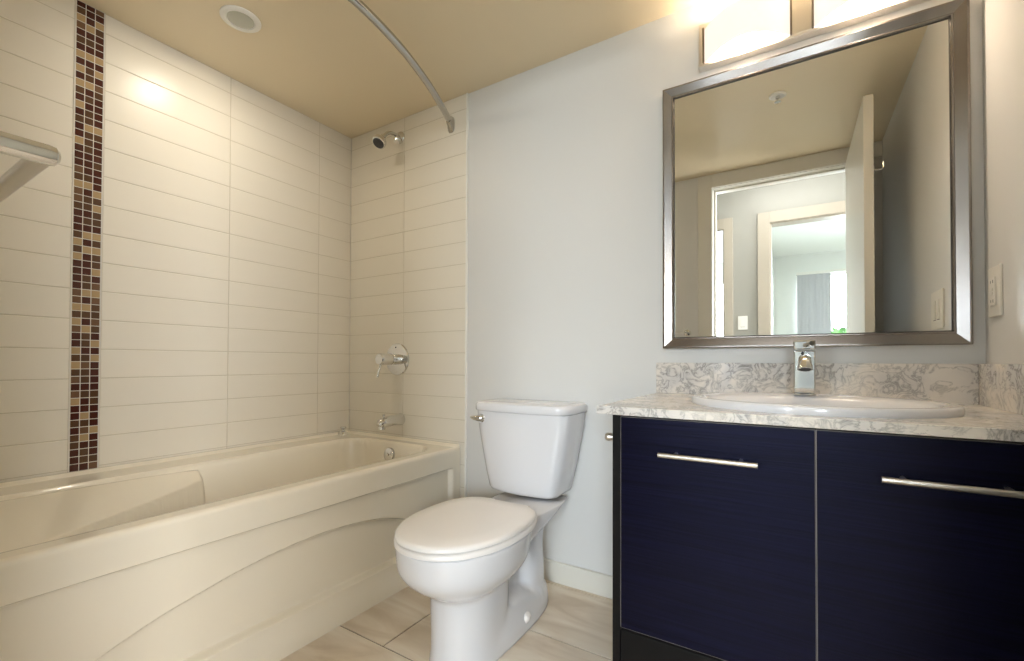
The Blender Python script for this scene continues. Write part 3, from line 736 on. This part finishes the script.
def vdoor(x0, x1, hx0, hx1):
    bm = NB(); box(bm, x0, x1, VF, VF + 0.018, 0.250, 0.757); d = link('door', bm, WOOD, va, bev=0.0012)
    bm = NB(); box(bm, x0 - 0.0009, x1 + 0.0009, VF + 0.0012, VF + 0.0178, 0.2492, 0.7578); link('edge_band', bm, ALU, d)
    bm = NB(); z = 0.681; y = VF - 0.031
    tube(bm, [(hx0, y, z), (hx1, y, z)], 0.0058, 16)
    for x in (hx0 + 0.033, hx1 - 0.033): tube(bm, [(x, VF, z), (x, y, z)], 0.0045, 12)
    link('handle', bm, SATIN, d, smooth=True, angle=50)
vdoor(VX0 + 0.021, 2.1333, 1.838, 2.036)
vdoor(2.1363, VX1 - 0.002, 2.232, 2.432)

ct = thing('countertop', 'cream and grey marbled vanity countertop with matching backsplash', 'countertop', (2.11, -0.3, 0.757))
CZ0, CZ1 = 0.7625, 0.7825
SXC, SYC, SA, SB = 2.132, -0.306, 0.274, 0.234
# slab with an oval cut-out for the basin
def oval(a, bb, n=96): return [(SXC + a * math.cos(2 * PI * k / n), SYC + bb * math.sin(2 * PI * k / n)) for k in range(n)]
def slab_with_hole(x0, x1, y0, y1, z0, z1, a, bb):
    bm = NB(); n = 96; inner = oval(a, bb, n); outer = []
    cxs, cys = SXC, SYC
    for (x, y) in inner:
        dx, dy = x - cxs, y - cys; t = 1e9
        if dx > 1e-9: t = min(t, (x1 - cxs) / dx)
        if dx < -1e-9: t = min(t, (x0 - cxs) / dx)
        if dy > 1e-9: t = min(t, (y1 - cys) / dy)
        if dy < -1e-9: t = min(t, (y0 - cys) / dy)
        outer.append((cxs + dx * t, cys + dy * t))
    for cn in ((x0, y0), (x1, y0), (x1, y1), (x0, y1)):
        k = min(range(n), key=lambda i: (outer[i][0] - cn[0]) ** 2 + (outer[i][1] - cn[1]) ** 2); outer[k] = cn
    L = [[bm.verts.new((x, y, z)) for x, y in P] for P, z in ((inner, z1), (outer, z1), (outer, z0), (inner, z0))]
    for i in range(4):
        A, B = L[i], L[(i + 1) % 4]
        for k in range(n): bm.faces.new((A[k], A[(k + 1) % n], B[(k + 1) % n], B[k]))
    return bm
bm = slab_with_hole(1.684, 2.5245, -0.591, 0.0078, CZ0, CZ1, SA - 0.02, SB - 0.02); link('counter_slab', bm, MARBLE, ct, bev=0.0015)
bm = NB(); box(bm, 1.683, 2.5055, -0.016, 0.0078, CZ1, 0.889); link('backsplash', bm, MARBLE, ct, bev=0.001)
bm = NB(); box(bm, 2.506, 2.5248, -0.60, 0.0078, CZ1, 0.889); link('side_splash', bm, MARBLE, ct, bev=0.001)

# drop-in basin
sk = thing('sink', 'white oval drop-in basin set in the vanity countertop', 'sink', (SXC, SYC, CZ1))
bm = NB(); prof = [(1.0, CZ1), (1.004, CZ1 + 0.004), (1.004, CZ1 + 0.012), (0.997, CZ1 + 0.0165), (0.98, CZ1 + 0.0185), (0.93, CZ1 + 0.0185), (0.86, CZ1 + 0.016), (0.83, CZ1 + 0.008), (0.80, CZ1 - 0.015), (0.74, CZ1 - 0.06), (0.60, CZ1 - 0.11), (0.40, CZ1 - 0.14), (0.16, CZ1 - 0.15), (0.09, CZ1 - 0.152)]
R = []
for s, z in prof:
    off = 0.0 if s > 0.9 else -0.030 * min(1, (0.93 - s) / 0.1)
    sb = SB * s if s > 0.9 else SB * s - 0.02 * min(1, (0.93 - s) / 0.1)
    R.append([(SXC + SA * s * math.cos(a), SYC + off + sb * math.sin(a), z) for a in [2 * PI * k / 80 for k in range(80)]])
outer_under = []
loft(bm, R, cap0=False, cap1=True)
o = link('basin', bm, PORC, sk, smooth=True, angle=180)
bm = NB(); lathe(bm, (SXC, SYC - 0.03, CZ1 - 0.1525), (0, 0, 1), [(0.022, 0), (0.022, 0.003), (0.016, 0.004), (0, 0.005)], 24); link('drain', bm, CHROME, sk, smooth=True)

# faucet
fa = thing('faucet', 'square chrome basin faucet with single lever behind the oval sink', 'faucet', (2.124, -0.105, CZ1 + 0.015))
FX = 2.124; FB = CZ1 + 0.0172
bm = NB(); box(bm, FX - 0.0275, FX + 0.0275, -0.157, -0.105, FB, FB + 0.006); box(bm, FX - 0.0255, FX + 0.0255, -0.155, -0.108, FB + 0.006, FB + 0.124); link('body', bm, CHROME, fa, bev=0.003)
bm = NB(); pts = bez((FX, -0.150, FB + 0.098), (FX, -0.185, FB + 0.100), (FX, -0.215, FB + 0.102), (FX, -0.226, FB + 0.080), 12)
tube(bm, pts, 0.0155, 24); spt = link('spout', bm, CHROME, fa, smooth=True, angle=60)
bm = NB(); lathe(bm, pts[-1], (0, -0.38, -1), [(0.0165, -0.006), (0.0175, -0.002), (0.0175, 0.008), (0.0135, 0.008), (0.0130, 0.003), (0, 0.003)], 28); link('aerator', bm, CHROME, spt, smooth=True)
bm = NB(); lathe(bm, pts[-1] + Vector((0, -0.0015, -0.004)), (0, -0.38, -1), [(0.0128, 0), (0.0128, 0.0015), (0, 0.0015)], 24); link('aerator_screen', bm, DARK, spt)
bm = NB(); box(bm, FX - 0.026, FX + 0.026, -0.162, -0.106, FB + 0.127, FB + 0.153); lv = link('lever_handle', bm, CHROME, fa, bev=0.004)
bm = NB(); tube(bm, [(FX + 0.002, -0.160, FB + 0.139), (FX + 0.010, -0.186, FB + 0.142), (FX + 0.016, -0.212, FB + 0.143)], 0.006, 14, rs=[0.0065, 0.006, 0.0065]); link('lever_tip', bm, CHROME, lv, smooth=True, angle=60)
bm = NB(); lathe(bm, (FX - 0.004, -0.155, FB + 0.117), (0, -1, 0), [(0.0045, 0), (0.0045, 0.0015), (0, 0.0015)], 14)
link('lever_mark', bm, DARK, lv)

# paper holder on the vanity side
t = thing('toilet_paper_holder', 'small satin metal paper holder post on the vanity\'s left side', 'paper holder', (VX0, -0.50, 0.695))
bm = NB(); lathe(bm, (VX0, -0.50, 0.693), (-1, 0, 0), [(0.020, 0), (0.020, 0.004), (0.009, 0.008), (0.009, 0.030), (0.011, 0.033), (0.011, 0.042), (0.008, 0.046), (0, 0.047)], 24); link('holder_post', bm, SATIN, t, smooth=True)
bm = NB(); tube(bm, [(VX0 - 0.035, -0.50, 0.693), (VX0 - 0.035, -0.36, 0.693)], 0.006, 12); link('holder_arm', bm, SATIN, t, smooth=True)

# ---------------------------------------------------------------- mirror
mi = thing('wall_mirror', 'large rectangular mirror in a brushed metal frame above the vanity', 'mirror', (2.10, 0, 0.94))
mx0, mx1, mz0, mz1 = 1.707, 2.4955, 0.9397, 1.8587
prof = [(0.0, 0.008), (0.0, -0.018), (0.002, -0.020), (0.006, -0.020), (0.030, -0.013), (0.032, -0.0145), (0.035, -0.0145), (0.037, -0.009), (0.037, 0.008)]
def pic_frame(bm, x0, x1, z0, z1, prof):
    L = []
    for ins, y in prof: L.append([bm.verts.new(c) for c in ((x0 + ins, y, z0 + ins), (x1 - ins, y, z0 + ins), (x1 - ins, y, z1 - ins), (x0 + ins, y, z1 - ins))])
    for A, B in zip(L, L[1:] + [L[0]]):
        for i in range(4): bm.faces.new((A[i], A[(i + 1) % 4], B[(i + 1) % 4], B[i]))
bm = NB(); pic_frame(bm, mx0, mx1, mz0, mz1, prof); link('frame', bm, FRAMEM, mi)
bm = NB(); box(bm, mx0 + 0.030, mx1 - 0.030, -0.006, 0.006, mz0 + 0.030, mz1 - 0.030); link('mirror_glass', bm, MIRROR, mi)
bm = NB(); pic_frame(bm, mx0 + 0.0362, mx1 - 0.0362, mz0 + 0.0362, mz1 - 0.0362, [(0, -0.0062), (0, -0.009), (0.0022, -0.009), (0.0022, -0.0062)]); link('inner_lip', bm, DARKLINE, mi)

# ---------------------------------------------------------------- vanity light
vl = thing('vanity_light', 'two-shade wall light with bowed opal glass above the mirror, lit', 'wall light', (2.125, 0, 1.90))
SX0, SX1, SZ0, SZ1 = 1.828, 2.425, 1.893, 2.045
bm = NB(); box(bm, SX0, SX1, -0.016, 0.0078, SZ0, SZ1); link('backplate', bm, SATIN, vl, bev=0.002)
bm = NB(); box(bm, SX0, SX1, -0.026, -0.016, SZ0, SZ0 + 0.008); box(bm, 2.098, 2.150, -0.026, -0.016, SZ0 + 0.008, SZ1); link('front_rail', bm, SATIN, vl, bev=0.001)
for (a, c) in ((1.846, 2.094), (2.154, 2.404)):
    mid, hw_, dp = (a + c) / 2, (c - a) / 2, 0.082
    bm = NB(); n = 40; z0, z1 = 1.906, 2.018
    def pt(k, off):
        t = -1 + 2 * k / n; aa = t * PI / 2
        return (mid + (hw_ - off) * t, -0.022 - (dp - off) * (1 - t * t))
    L = []
    for off, z in ((0, z0), (0, z1), (0.005, z1), (0.005, z0)):
        L.append([bm.verts.new((*pt(k, off), z)) for k in range(n + 1)])
    for i in range(4):
        A, B = L[i], L[(i + 1) % 4]
        for k in range(n): bm.faces.new((A[k], A[k + 1], B[k + 1], B[k]))
    sh_ = link('glass_shade', bm, OPAL, vl, smooth=True, angle=50)
    for x in (a - 0.002, c + 0.002):
        bm = NB(); box(bm, x - 0.003, x + 0.003, -0.030, -0.016, z0 - 0.004, z1 + 0.004); link('shade_clip', bm, FRAMEM, sh_, bev=0.0008)
    bm = NB(); lathe(bm, (mid, -0.016, 1.962), (0, -1, 0), [(0.012, 0), (0.012, 0.012), (0.017, 0.022), (0.018, 0.032), (0.012, 0.042), (0, 0.046)], 20); link('bulb', bm, BULB, vl, smooth=True)
    for zz in (1.935, 1.99):
        ld = bpy.data.lights.new('vanity_bulb_lamp', 'POINT'); ld.energy = 0.84; ld.color = (1.0, 0.85, 0.68); ld.shadow_soft_size = 0.02
        lo = bpy.data.objects.new('vanity_bulb_lamp', ld); COL.objects.link(lo); lo.location = (mid, -0.066, zz)
